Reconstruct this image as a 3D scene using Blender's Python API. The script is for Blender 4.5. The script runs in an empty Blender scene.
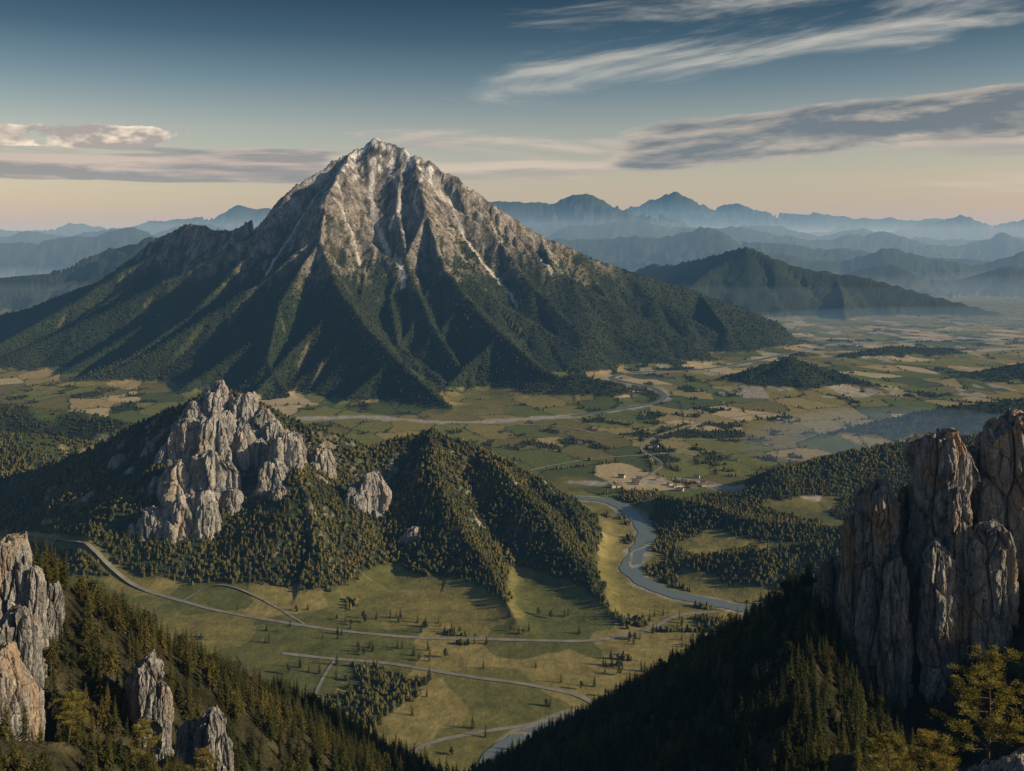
import bpy, math, random, time
import numpy as np
from mathutils import Vector
T0=time.time()
random.seed(5)
rng=np.random.default_rng(11)
CAMZ=600.0
sc=bpy.context.scene
f32=np.float32
# ------------------------------------------------------------------ noise
_a=rng.uniform(0,2*math.pi,65536)
GX=np.cos(_a).astype(f32); GY=np.sin(_a).astype(f32)
JX=rng.random(65536).astype(f32); JY=rng.random(65536).astype(f32); JR=rng.random(65536).astype(f32)
def perlin(x,y,s=0):
    x=np.asarray(x,dtype=np.float64)+s*17.137; y=np.asarray(y,dtype=np.float64)+s*31.73
    xi=np.floor(x); yi=np.floor(y)
    xf=(x-xi).astype(f32); yf=(y-yi).astype(f32)
    xi=xi.astype(np.int64); yi=yi.astype(np.int64)
    u=xf*xf*xf*(xf*(xf*6-15)+10); v=yf*yf*yf*(yf*(yf*6-15)+10)
    def g(ox,oy):
        i=(((xi+ox)&255)<<8)|((yi+oy)&255)
        return GX[i]*(xf-ox)+GY[i]*(yf-oy)
    a=g(0,0); b=g(1,0); c=g(0,1); d=g(1,1)
    return ((a+(b-a)*u)*(1-v)+(c+(d-c)*u)*v)*1.5
def fbm(x,y,o=4,s=0,g=0.5):
    r=0;a=1.0;f=1.0
    for i in range(o):
        r=r+a*perlin(x*f,y*f,s+i*3); a*=g; f*=2.03
    return r
def ridged(x,y,o=3,s=0,g=0.5):
    r=0;a=1.0;f=1.0;n=0
    for i in range(o):
        r=r+a*(1-np.abs(perlin(x*f,y*f,s+i*3))*1.7); n+=a; a*=g; f*=2.03
    return r/n
def voro(x,y,seed=0,cheb=False):
    x=x+seed*13.7; y=y+seed*7.3
    xi=np.floor(x).astype(np.int64); yi=np.floor(y).astype(np.int64)
    F1=np.full(x.shape,9.0); F2=np.full(x.shape,9.0); ID=np.zeros(x.shape,np.int64)
    VX=np.zeros(x.shape); VY=np.zeros(x.shape)
    for dx in (-1,0,1):
        for dy in (-1,0,1):
            cx=xi+dx; cy=yi+dy; i=((cx&255)<<8)|(cy&255)
            vx=x-(cx+0.5+(JX[i]-0.5)*0.85); vy=y-(cy+0.5+(JY[i]-0.5)*0.85)
            d=np.maximum(np.abs(vx),np.abs(vy)) if cheb else np.sqrt(vx*vx+vy*vy)
            n=d<F1
            F2=np.where(n,F1,np.minimum(F2,d)); F1=np.where(n,d,F1)
            ID=np.where(n,i,ID); VX=np.where(n,vx,VX); VY=np.where(n,vy,VY)
    return F1,F2,ID,VX,VY
def sstep(a,b,x):
    t=np.clip((x-a)/(b-a),0,1); return t*t*(3-2*t)

# ------------------------------------------------------------------ survey table
# bearing (mrad east of north), elevation (mrad above the viewpoint's level), distance north in m
def P(b,e,d): return (b*d/1000.0, float(d), CAMZ+e*d/1000.0)
def PL(l): return [P(*q) for q in l]
def FL(b,e):                       # a spot on the valley floor
    d=CAMZ*1000/(-e); return (b*d/1000.0,d)
def catmull(pts,n=14):
    p=[pts[0]]+list(pts)+[pts[-1]]; out=[]
    for i in range(1,len(p)-2):
        a,b,c,d=[np.array(q,float) for q in p[i-1:i+3]]
        for k in range(n):
            t=k/n
            out.append(0.5*((2*b)+(-a+c)*t+(2*a-5*b+4*c-d)*t*t+(-a+3*b-3*c+d)*t**3))
    out.append(np.array(p[-2],float)); return np.array(out)
# ridges: points, slope, concavity, gully amplitude, gully spacing, group
RID=[]
def ridge(pts,k,c,amp,lam,grp): RID.append((np.array(pts,float),k,c,amp,lam,grp,len(RID)+1))
def spurs(pts,spacing,k,along,amp,lam,grp,sides=(1,-1),seed=1,zmin=120,bend=.55,start=.5):
    """secondary ribs running down from a crest"""
    r=random.Random(seed); pts=np.array(pts,float); acc=spacing*start; side=0
    for a,b in zip(pts[:-1],pts[1:]):
        e=b-a; L=math.hypot(e[0],e[1]); t=acc
        while t<L:
            p=a+e*(t/L)
            for s in sides:
                if s!=sides[side%len(sides)] and r.random()<.45: continue
                dn=np.array([e[0],e[1]])/L*(1 if e[2]<0 else -1); pr=np.array([-e[1],e[0]])/L*s
                z=p[2]*r.uniform(.90,.98)
                if z<zmin: continue
                f=bend*r.uniform(.6,1.4); d=pr+dn*f; d/=np.linalg.norm(d)
                Ls=z/along*r.uniform(.75,1.05); q=[(p[0],p[1],z)]; xy=p[:2].copy(); ang=r.uniform(-.25,.25)
                for kx,zz in ((.25,.70),(.5,.44),(.75,.20),(1.,.01)):
                    c,sn=math.cos(ang),math.sin(ang); d=np.array([d[0]*c-d[1]*sn,d[0]*sn+d[1]*c]); ang=r.uniform(-.3,.3)
                    xy=xy+d*Ls*.25; q.append((xy[0],xy[1],z*zz))
                ridge(q,k,.25,amp,lam,grp)
            side+=1; t+=spacing*r.uniform(.75,1.25)
        acc=t-L
# main mountain (group 1)
m1=PL([(-137,101,5600),(-112,91,5560),(-87,79,5500),(-55,61,5480),(-22,36,5500),(28,5,5600),(88,-22,5700),(188,-52,5700),(248,-75,5650),(330,-108,5600)])
m2=PL([(-137,101,5600),(-152,90,5560),(-167,84,5500),(-222,50,5300),(-247,25,5300),(-282,8,5400),(-322,17,5600),(-362,-3,5700),(-412,-40,5700),(-482,-68,5700),(-560,-85,5700),(-720,-105,5700)])
m3=PL([(-160,87,5530),(-174,66,5250),(-186,40,4980),(-192,0,4720),(-176,-44,4380),(-142,-92,4010),(-100,-133,3720),(-60,-168,3480)])
m4=PL([(-98,84,5520),(-86,28,5060),(-67,-30,4700),(-25,-80,4340),(30,-128,3980),(90,-156,3760)])
m5=PL([(28,5,5600),(45,-38,5240),(90,-82,4940),(150,-112,4790),(200,-125,4700)])
m6=PL([(-222,50,5300),(-262,-14,4940),(-320,-74,4540),(-385,-118,4280),(-450,-143,4120)])
m7=PL([(-322,17,5600),(-380,-44,5240),(-450,-90,4940),(-520,-118,4820)])
m8=PL([(188,-52,5700),(215,-88,5370),(250,-110,5270)])
m9=PL([(-192,0,4720),(-232,-62,4340),(-245,-120,3990),(-225,-154,3820)])
m10=PL([(-86,28,5060),(-122,-55,4620),(-114,-105,4270),(-70,-138,4030)])
for q in (m1,m2): ridge(q,.80,.36,56,210,1)
for q in (m3,m4,m5,m6,m7,m8,m9,m10): ridge(q,.80,.30,50,170,1)
spurs(m1,330,.80,.50,36,130,1,(-1,),2,200)
spurs(m2,330,.80,.50,36,130,1,(1,),3,200)
for i,q in enumerate((m3,m4,m5,m6,m7,m9,m10)): spurs(q,300,.80,.54,32,120,1,(1,-1),10+i,110)
# distant ranges (group 3)
r1=PL([(100,-40,9600),(135,-24,9400),(170,-22,9000),(205,-14,8700),(235,-6,8500),(262,-18,8350),(290,-28,8300),(350,-36,8200),(420,-55,8000),(510,-78,7800)])
ridge(r1,.62,.3,60,320,3); spurs(r1,420,.6,.36,40,240,3,(1,-1),31,120)
ridge(PL([(20,0,14500),(88,5,14500),(140,2,14000),(190,15,14000),(230,2,14000),(300,-6,14000),(400,-16,14000),(520,-22,14000),(800,-25,14000)]),.35,.2,160,700,3)
ridge(PL([(310,-36,11000),(350,-28,11000),(380,-24,11000),(410,-38,11000),(440,-40,11000),(500,-26,11000),(560,-34,11000),(800,-35,11000)]),.4,.2,100,500,3)
ridge(PL([(240,-10,12400),(330,-22,12300),(370,-8,12300),(400,-12,12300),(460,-26,12300),(520,-10,12500),(800,-20,12500)]),.38,.2,100,500,3)
ridge(PL([(60,14,18000),(130,22,18000),(170,10,18000),(230,14,18000),(260,8,18000),(320,0,18000),(370,10,18000),(440,-6,18000),(490,6,18000),(520,0,18000),(800,0,18000)]),.33,.2,200,800,3)
ridge(PL([(-60,30,22000),(-15,40,22000),(40,38,22000),(75,46,22000),(100,34,22000),(150,24,22000),(200,10,22000),(250,16,22000),(300,6,22000),(350,10,22000),(400,2,22000),(800,0,22000)]),.3,.2,260,1000,3)
ridge(PL([(200,8,30000),(240,14,30000),(280,4,30000),(330,15,30000),(370,8,30000),(400,14,30000),(450,25,30000),(480,16,30000),(512,21,30000),(560,10,30000),(800,12,30000)]),.3,.2,300,1300,3)
ridge(PL([(60,26,42000),(90,34,42000),(110,30,42000),(140,40,42000),(165,46,42000),(195,34,42000),(225,38,42000),(260,26,42000),(300,30,42000),(340,20,42000),(420,22,42000),(520,12,42000)]),.3,.2,400,1800,3)
ridge(PL([(-340,0,9600),(-362,4,9500),(-412,-14,9500),(-460,-33,9000),(-520,-38,9000),(-800,-30,9000)]),.4,.3,90,400,3)
ridge(PL([(-340,2,15000),(-380,12,15000),(-420,6,15000),(-470,0,15000),(-540,-8,15000),(-850,-5,15000)]),.33,.2,160,700,3)
ridge(PL([(-300,18,19000),(-360,8,19000),(-400,14,19000),(-440,4,19000),(-480,8,19000),(-540,2,19000),(-850,5,19000)]),.33,.2,160,700,3)
ridge(PL([(-230,30,25000),(-270,34,25000),(-300,24,25000),(-340,22,25000),(-400,12,25000),(-440,18,25000),(-480,8,25000),(-560,14,25000),(-850,10,25000)]),.3,.2,260,1100,3)
# low hills in the valley (group 2)
for q in (
 [(185,-146,4200),(240,-128,4200),(278,-117,4200),(320,-130,4150),(370,-148,4000)],
 [(290,-202,2980),(348,-186,3050),(408,-172,3100),(448,-165,3100),(530,-157,3100),(750,-150,3100)],
 [(205,-254,2380),(268,-230,2380),(338,-212,2450),(418,-200,2500),(480,-196,2500),(750,-190,2500)],
 [(15,-146,3900),(60,-136,3900),(100,-141,3850),(145,-156,3800)],
 [(-300,-190,2900),(-380,-184,2900),(-430,-172,3000),(-512,-163,3000),(-800,-150,3000)],
 [(-400,-205,2650),(-480,-196,2600),(-560,-190,2600),(-800,-185,2600)],
 [(430,-140,4250),(480,-128,4300),(540,-118,4300),(800,-110,4300)],
 [(330,-115,5000),(380,-106,5200),(440,-108,5200)],
 [(110,-255,2280),(140,-254,2200),(180,-262,2130),(240,-280,2010),(320,-288,1950),(420,-284,1900)],
 [(200,-316,1800),(260,-310,1770),(330,-300,1760)]): ridge(PL(q),.38,.2,12,110,2)
# middle hill with the crags (group 4)
h1=PL([(-620,-262,2400),(-560,-250,2350),(-512,-240,2300),(-452,-222,2250),(-392,-193,2200),(-337,-166,2150),(-290,-147,2130),(-252,-163,2130),(-202,-187,2130),(-142,-206,2150),(-112,-199,2170),(-82,-190,2180),(-32,-208,2150),(28,-238,2080),(62,-272,1990),(86,-325,1810)])
ridge(h1,.66,.14,20,90,4)
for q in ([(-82,-190,2180),(-78,-228,2030),(-55,-280,1860),(-15,-342,1690),(5,-384,1550)],
 [(-32,-208,2150),(25,-266,1930),(75,-333,1720),(105,-383,1560)],
 [(-252,-163,2130),(-215,-232,1930),(-190,-298,1780),(-160,-350,1690)],
 [(-392,-193,2200),(-370,-252,1990),(-340,-307,1830),(-300,-345,1730)],
 [(-452,-222,2250),(-455,-268,2080),(-440,-305,1950)]): ridge(PL(q),.54,.15,14,70,4)
# foreground slopes below the viewpoint (group 5)
ridge([(0,-25,585),(55,105,542),(80,210,486),(101,330,430)]+PL([(300,-345,520)]),.78,.0,7,45,5)
ridge(PL([(800,-250,430),(620,-290,430),(500,-310,455),(400,-325,485),(300,-352,520),(250,-376,600),(188,-425,700),(132,-488,780),(98,-545,840),(75,-620,880)]),.76,.0,12,60,5)
ridge([(0,-25,585),(-90,90,545),(-122,190,512)]+PL([(-450,-505,230),(-350,-545,280),(-250,-565,350)]),.78,.0,7,45,5)
ridge(PL([(-900,-250,370),(-600,-285,370),(-512,-312,380),(-460,-350,400),(-400,-385,420),(-340,-412,450),(-262,-460,500),(-200,-518,550),(-165,-570,590),(-145,-635,640),(-135,-710,680)]),.76,.0,11,55,5)

RIVERS={'river':([(40,-258),(70,-258),(100,-262),(122,-276),(134,-296),(124,-314),(120,-332),(150,-350),(200,-362),(250,-370),(330,-372)],17),
        'river.001':([(-34,-548),(-26,-522),(-4,-502),(22,-490),(60,-480),(110,-470)],9),
        'river.002':([(60,-176),(112,-168),(150,-160),(142,-148),(100,-138),(130,-132),(200,-128),(280,-113),(330,-104),(420,-100)],13)}
ROADS={'valley_road':([(-560,-290),(-500,-303),(-450,-322),(-380,-347),(-300,-370),(-200,-388),(-100,-397),(0,-400),(75,-401),(130,-392),(165,-376),(205,-372)],4.2),
       'country_road':([(-125,-540),(-100,-515),(-80,-503),(-40,-494),(20,-484),(60,-474),(84,-468),(66,-456),(20,-446),(-60,-434),(-120,-424),(-180,-419),(-230,-414)],4.0),
       'farm_track':([(-200,-462),(-190,-440),(-178,-421)],2.4),
       'farm_track.001':([(-330,-362),(-300,-352),(-250,-362),(-205,-387)],2.2),
       'farm_track.002':([(40,-256),(10,-235),(60,-222),(140,-214),(260,-207),(330,-190)],4),
       'farm_track.003':([(-60,-183),(40,-186),(100,-196),(180,-200),(300,-196)],4),
       'farm_track.004':([(120,-243),(150,-225),(130,-205),(180,-185),(240,-175),(330,-170)],4)}
GRAV=[([(-240,-180),(-150,-177),(-60,-182),(60,-176),(112,-168),(150,-160),(142,-148),(100,-138),(130,-132),(200,-128),(280,-113),(330,-104),(420,-100),(520,-97)],26),
      ([(60,-242),(120,-243),(170,-240),(230,-252),(300,-262)],16),
      ([(330,-120),(400,-114),(520,-108)],40)]
def floorline(l,n=10): return catmull([FL(*q) for q in l],n)
RLINES=[(floorline(v[0]),v[1]) for v in RIVERS.values()]
GLINES=[(floorline(v[0]),v[1]) for v in GRAV]
ROADL=[(floorline(v[0]),v[1]) for v in ROADS.values()]
COUL=[(catmull([(b*d/1000.,d) for b,d in q],5),w) for q,w in (
 ([(-137,5480),(-141,5300),(-134,5100),(-122,4920),(-112,4780),(-108,4650)],15),([(-118,5420),(-112,5200),(-122,5060)],8),
 ([(-62,5380),(-52,5240),(-34,5090),(-6,4960),(6,4860)],12),([(-20,5380),(-10,5240),(-16,5140)],7),
 ([(-200,5180),(-222,5020),(-236,4880),(-246,4760)],10),([(-172,5050),(-160,4900),(-152,4760)],8),([(30,5420),(26,5240),(40,5120)],7),([(-90,5350),(-98,5180),(-92,5080)],6))]
def dline(x,y,L,R):
    D=np.full(x.shape,1e9); lo=L.min(0)-R; hi=L.max(0)+R
    m=(x>lo[0])&(x<hi[0])&(y>lo[1])&(y<hi[1])
    if not m.any(): return D
    xs=x[m]; ys=y[m]; d2=np.full(xs.shape,1e18)
    for a,b in zip(L[:-1],L[1:]):
        ex,ey=b-a; l2=ex*ex+ey*ey+1e-9
        t=np.clip(((xs-a[0])*ex+(ys-a[1])*ey)/l2,0,1)
        d2=np.minimum(d2,(xs-a[0]-t*ex)**2+(ys-a[1]-t*ey)**2)
    D[m]=np.sqrt(d2); return D

def height(x,y):
    """returns height, group, gully value, distance from crest"""
    x=np.asarray(x,float); y=np.asarray(y,float)
    best=np.full(x.shape,-1e4); G=np.zeros(x.shape); GR=np.zeros(x.shape,np.int8); DD=np.full(x.shape,9999.)
    warp=perlin(x/420,y/420,5); warp2=perlin(x/90,y/90,9)
    yv=y[:,0] if (y.ndim==2) else None
    for pts,k,c,amp,lam,grp,sd in RID:
        R=(pts[:,2].max()+60)/(k*(1-c)*0.9)
        lo=pts.min(0)-R; hi=pts.max(0)+R
        if yv is not None:
            i0,i1=np.searchsorted(yv,[lo[1],hi[1]]); 
            if i1<=i0: continue
            sl=slice(i0,i1)
        else: sl=slice(None)
        m=(x[sl]>lo[0])&(x[sl]<hi[0])&(y[sl]>lo[1])&(y[sl]<hi[1])
        if not m.any(): continue
        xs=x[sl][m]; ys=y[sl][m]; bv=np.full(xs.shape,-1e5); T=np.zeros(xs.shape); D=np.zeros(xs.shape); Z=np.ones(xs.shape); S=np.zeros(xs.shape)
        L0=0.
        for a,b in zip(pts[:-1],pts[1:]):
            ex,ey,ez=b-a; l2=ex*ex+ey*ey; L=math.sqrt(l2)
            t=np.clip(((xs-a[0])*ex+(ys-a[1])*ey)/l2,0,1)
            qx=xs-a[0]-t*ex; qy=ys-a[1]-t*ey; d=np.sqrt(qx*qx+qy*qy); z=a[2]+t*ez
            v=z-k*d; n=v>bv
            bv=np.where(n,v,bv); T=np.where(n,L0+t*L,T); D=np.where(n,d,D); Z=np.where(n,z,Z)
            S=np.where(n,np.sign(ex*qy-ey*qx),S); L0+=L
        Zc=np.maximum(Z,5.)
        r=(Z-k*D)/Zc
        h=np.where(r>0,Zc*(r*(1-c)+r*r*c),Zc*r*(1-c))+(Z-Zc)
        Tw=T+warp[sl][m]*lam*0.9+warp2[sl][m]*lam*0.12
        n1=np.abs(perlin(Tw/lam+S*37.3,D/(lam*3.5),sd)); n2=np.abs(perlin(Tw/lam*2.3+S*11.3,D/(lam*1.6),sd+40))
        g=n1*1.5+n2*0.55
        h=h-amp*g*sstep(0,lam*1.3,D)*np.clip(.25+Z/(pts[:,2].max()),0,1)
        bb=best[sl][m]; n=h>bb
        best[sl][m]=np.where(n,h,bb); G[sl][m]=np.where(n,g,G[sl][m]); GR[sl][m]=np.where(n,grp,GR[sl][m]); DD[sl][m]=np.where(n,D,DD[sl][m])
    base=1.6*fbm(x/260,y/260,3,21)
    up=np.clip(best,0,2500)
    rough=np.zeros(x.shape)
    m=(y>2500)&(up>2)
    if m.any():
        a=sstep(0,500,up[m]); xs=x[m]; ys=y[m]
        rr=a*(20*(ridged(xs/230,ys/230,3,60)-.45)+7*(ridged(xs/70,ys/70,3,70)-.45))
        rr+=sstep(600,1000,up[m])*34*(ridged(xs/110+warp[m],ys/110,4,80,.6)-.45)*(ys<7000)
        fy=np.where(ys>9000,ys,0)/9000.
        rr+=a*fy*30*fbm(xs/(.04*ys+1),ys/900.,5,140,.6)
        rough[m]=rr
    m=(y<=2500)
    if m.any():
        a=sstep(0,60,up[m]); xs=x[m]; ys=y[m]
        rough[m]=a*(6*fbm(xs/70,ys/70,4,90)*sstep(20,250,ys)+1.2*perlin(xs/9,ys/9,96))
    hm=best+rough
    w=np.where(y<2500,7.,12.)
    q=(hm-base)/w
    h=base+w*np.where(q>20,q,np.log1p(np.exp(np.clip(q,-30,20))))
    for L,wd in RLINES:
        d=dline(x,y,L,260); cf=sstep(wd+6,wd+(70 if wd>15 or wd<10 else 190),d)
        h=np.where(h>0,np.minimum(h,h*cf+(-1.0)*(1-cf)+0*h),h) if wd!=13 else h*cf+(-1.0)*(1-cf)
    return h,GR,G,DD
def landcover(x,y,h,GR,G,DD,slope=None):
    n=x.shape
    nb=fbm(x/700,y/700,4,100); nm=fbm(x/120,y/160,4,110); nf=fbm(x/35,y/35,3,120); nvf=perlin(x/9,y/11,125)
    col=np.zeros(n+(3,))
    c1=np.array([.086,.096,.029]); c2=np.array([.185,.160,.056])
    t=np.clip(.5+.55*nm+.25*nf,0,1)[...,None]
    col[:]=c1*(1-t)+c2*t  # mottled grass tone, also standing in for patchy sunlight on the valley floor
    a=.42; xr=(x*math.cos(a)+y*math.sin(a))/140+.06*nm; yr=(-x*math.sin(a)+y*math.cos(a))/230+.05*nm
    F1,F2,ID,vx,vy=voro(xr,yr,3,True)
    pal=np.array([[.33,.255,.115],[.10,.125,.036],[.205,.175,.058],[.070,.09,.028],[.41,.335,.19],[.155,.16,.045],[.255,.215,.085],[.14,.125,.043]])
    fc=pal[(JR[ID]*7.99).astype(int)]*(1+.10*nf[...,None])
    b=x/np.maximum(y,1)
    fz=sstep(2150,2350,y)*(1-sstep(6500,8500,y))
    fm=fz*sstep(-.55,-.3,nb+.3)
    col=col*(1-fm[...,None])+fc*fm[...,None]
    near=(1-sstep(2000,2200,y))
    F1b,F2b,IDb,_,_=voro(xr*1.3,yr*1.5,8,True)
    mt=np.array([[.22,.19,.06],[.10,.115,.034],[.31,.25,.09],[.155,.15,.046],[.23,.195,.062]])[(JR[IDb]*4.99).astype(int)]
    col=col*(1-.6*near[...,None])+mt*(1+.3*nf[...,None]+.2*nvf[...,None])*.6*near[...,None]
    edge=np.clip(1-(F2-F1)/.05,0,1)*fm
    col=col*(1-.7*edge[...,None])
    floor_wood=nm+.6*nb-.52-.08*nvf
    zone=sstep(.08,.14,b)*(y<2450)
    floor_wood=floor_wood+.62*zone*(np.abs(y-1950)<420)-.25*((y<1500)&(b<.06))
    fw=sstep(0,.12,floor_wood)
    fw=np.maximum(fw,edge*(nm>-.1)*.9)
    fhill=sstep(9,17,h+4*nm)
    grassy=(GR==2)*(b<-.2)*.55*sstep(-.1,.3,nm)
    forest=np.maximum(fw*(h<25)*1.0,fhill*(1-grassy))
    if slope is None: slope=np.full(n,.6)
    crest=np.exp(-DD/45.)
    lev=h+130*nb+120*nm+70*nf+230*crest*sstep(420,700,h)+320*(slope-.8)
    rock=sstep(880,980,lev)*(GR==1)*sstep(-.6,-.15,nf+.6*nvf+(h-870)*.0016)
    alp=sstep(640,880,lev+80*nf)*(GR==1)*(1-rock)
    sp=sstep(.54,.72,ridged(x/60,y/170,3,131)+.5*(slope-.83)+.0004*(h-620)+.18*crest)*sstep(360,560,h+80*nm)*(GR==1)
    rock=np.maximum(rock,.85*sp)
    scree=np.zeros(n)
    for L,wd in COUL:
        d=dline(x,y,L,90); scree=np.maximum(scree,1-sstep(wd*.4,wd*1.05,d+wd*.7*nf+wd*.3*nvf))
    scree=np.maximum(scree,sstep(.85,1.0,G)*sstep(720,820,h)*(GR==1)*.7)
    snow=sstep(930,1110,h+110*nf+70*nm)*sstep(.18,.34,nf+.3*nvf+.03+.0009*(h-1080)+.3*(G-.4))*(GR==1)
    rock=np.maximum(rock,sstep(.95,1.25,slope+.3*nf)*(GR==4)*.8)
    forest=forest*(1-rock)*(1-scree)*(1-.6*alp)
    g=np.zeros(n)
    for L,wd in GLINES:
        d=dline(x,y,L,260)
        g=np.maximum(g,1-sstep(wd*.5,wd*1.3,d+wd*1.2*nm+.5*wd*nf))
    g=np.maximum(g,sstep(.45,.55,fbm(x/150,y/420,3,170))*(y>3800)*(y<7500)*(b>.1)*.8)
    for L,wd in RLINES:
        d=dline(x,y,L,160)
        g=np.maximum(g,.7*(1-sstep(wd+2,wd+11,d+14*nm)))
        forest=forest*sstep(wd+4,wd+12,d)
    for L,wd in ROADL:
        d=dline(x,y,L,60); forest=forest*sstep(wd+4,wd+10,d)
    g=g*(h<14); forest=forest*(1-g)
    def mix(c,w):
        nonlocal col
        w=w[...,None]; col=col*(1-w)+np.asarray(c)*w
    fcol=np.array([.026,.036,.016])*(1+.3*nm+.2*nf+.2*nvf)[...,None]
    fcol=np.where((GR==4)[...,None],fcol*1.3,fcol)
    fcol=np.where((GR==5)[...,None],np.array([.042,.038,.020])*(1+.4*nf+.4*nvf)[...,None],fcol)
    mix(np.clip(fcol,.004,1),forest)
    acol=np.array([.052,.050,.027])*(1+.35*nf+.3*nvf)[...,None]
    mix(acol,alp*(.75+.25*nf).clip(0,1))
    rk=np.clip(.165+.15*nf+.11*nvf+.06*nm,.03,1)[...,None]*np.array([1.08,.98,.86])
    mix(rk,rock)
    mix([.54,.53,.50],scree*.85)
    mix([.72,.74,.78],snow*.85)
    mix(np.clip(.34+.08*nf+.08*nvf,.1,1)[...,None]*np.array([1,.94,.82]),g*.9)
    nz=.3+.7*np.clip(forest+rock+alp,0,1)
    return np.clip(col,.003,.85),forest,nz

# ------------------------------------------------------------------ mesh helpers
def np_mesh(name,V,Fc,mats,smooth=True,col=None,coll=None,parent=None):
    me=bpy.data.meshes.new(name); V=np.ascontiguousarray(V,dtype=f32); Fc=np.ascontiguousarray(Fc,dtype=np.int32)
    nf,k=Fc.shape
    me.vertices.add(len(V)); me.vertices.foreach_set('co',V.ravel())
    me.loops.add(nf*k); me.loops.foreach_set('vertex_index',Fc.ravel())
    me.polygons.add(nf); me.polygons.foreach_set('loop_start',np.arange(0,nf*k,k,dtype=np.int32))
    try: me.polygons.foreach_set('loop_total',np.full(nf,k,dtype=np.int32))
    except Exception: pass
    me.update(calc_edges=True)
    me.polygons.foreach_set('use_smooth',np.full(nf,bool(smooth)))
    if col is not None:
        at=me.attributes.new('Col','FLOAT_COLOR','POINT')
        c=np.ones((len(V),4),f32); c[:,:col.shape[1]]=col; at.data.foreach_set('color',c.ravel())
    me.validate()
    ob=bpy.data.objects.new(name,me); (coll or sc.collection).objects.link(ob)
    for m in (mats if isinstance(mats,list) else [mats]): me.materials.append(m)
    if parent: ob.parent=parent
    return ob
def newmat(name):
    m=bpy.data.materials.new(name); m.use_nodes=True; nt=m.node_tree; nt.nodes.clear()
    return m,nt
class NB:
    def __init__(s,nt): s.nt=nt
    def n(s,t,**kw):
        nd=s.nt.nodes.new(t)
        for k,v in kw.items(): setattr(nd,k,v)
        return nd
    def l(s,a,b): s.nt.links.new(a,b)
    def val(s,sock,v):
        if isinstance(v,(int,float,tuple,list)): sock.default_value=v
        else: s.l(v,sock)
    def math(s,op,a,b=None,c=None,clamp=False):
        m=s.n('ShaderNodeMath',operation=op,use_clamp=clamp); s.val(m.inputs[0],a)
        if b is not None: s.val(m.inputs[1],b)
        if c is not None: s.val(m.inputs[2],c)
        return m.outputs[0]
    def noise(s,vec,scale,detail=4,rough=.5,dist=0):
        m=s.n('ShaderNodeTexNoise'); m.inputs['Scale'].default_value=scale; m.inputs['Detail'].default_value=detail
        m.inputs['Roughness'].default_value=rough; m.inputs['Distortion'].default_value=dist; s.l(vec,m.inputs['Vector']); return m.outputs['Fac']
    def scale(s,vec,v):
        m=s.n('ShaderNodeVectorMath',operation='MULTIPLY'); s.l(vec,m.inputs[0]); m.inputs[1].default_value=v; return m.outputs[0]
    def ramp(s,fac,stops,interp='LINEAR'):
        m=s.n('ShaderNodeValToRGB'); cr=m.color_ramp; cr.interpolation=interp
        while len(cr.elements)<len(stops): cr.elements.new(.5)
        for e,(p,c) in zip(cr.elements,stops):
            e.position=p; e.color=(c,c,c,1) if isinstance(c,(int,float)) else (*c,1)
        s.l(fac,m.inputs[0]); return m.outputs[0]
    def mix(s,fac,a,b,mode='MIX'):
        m=s.n('ShaderNodeMix',data_type='RGBA',blend_type=mode); m.clamp_factor=True
        s.val(m.inputs[0],fac); 
        for sock,v in ((m.inputs[6],a),(m.inputs[7],b)):
            if isinstance(v,(tuple,list)): sock.default_value=(*v[:3],1)
            else: s.l(v,sock)
        return m.outputs[2]
    def mr(s,v,a,b,c=0,d=1):
        m=s.n('ShaderNodeMapRange',interpolation_type='SMOOTHSTEP'); s.l(v,m.inputs[0])
        for i,q in zip((1,2,3,4),(a,b,c,d)): m.inputs[i].default_value=q
        return m.outputs[0]
def out_principled(B,colsock,rough=.95,spec=.15,bump=None,bstr=.5,bdist=1.):
    p=B.n('ShaderNodeBsdfPrincipled'); B.val(p.inputs['Base Color'],colsock); p.inputs['Roughness'].default_value=rough
    p.inputs['Specular IOR Level'].default_value=spec
    if bump is not None:
        b=B.n('ShaderNodeBump'); B.val(b.inputs['Strength'],bstr); b.inputs['Distance'].default_value=bdist
        B.l(bump,b.inputs['Height']); B.l(b.outputs[0],p.inputs['Normal'])
    o=B.n('ShaderNodeOutputMaterial'); B.l(p.outputs[0],o.inputs[0]); return p
def mat_terrain():
    m,nt=newmat('terrain'); B=NB(nt); at=B.n('ShaderNodeAttribute',attribute_name='Col'); pos=B.n('ShaderNodeNewGeometry').outputs['Position']
    n1=B.noise(pos,.09,4,.65)
    c=B.mix(at.outputs['Alpha'],at.outputs['Color'],B.mix(1.,at.outputs['Color'],B.mr(n1,.3,.7,.55,1.45),'MULTIPLY'))
    bh=B.math('MULTIPLY',B.noise(pos,.045,5,.7),18.)
    out_principled(B,c,.95,.1,bh,B.math('MULTIPLY',at.outputs['Alpha'],.65),1.); return m
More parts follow.
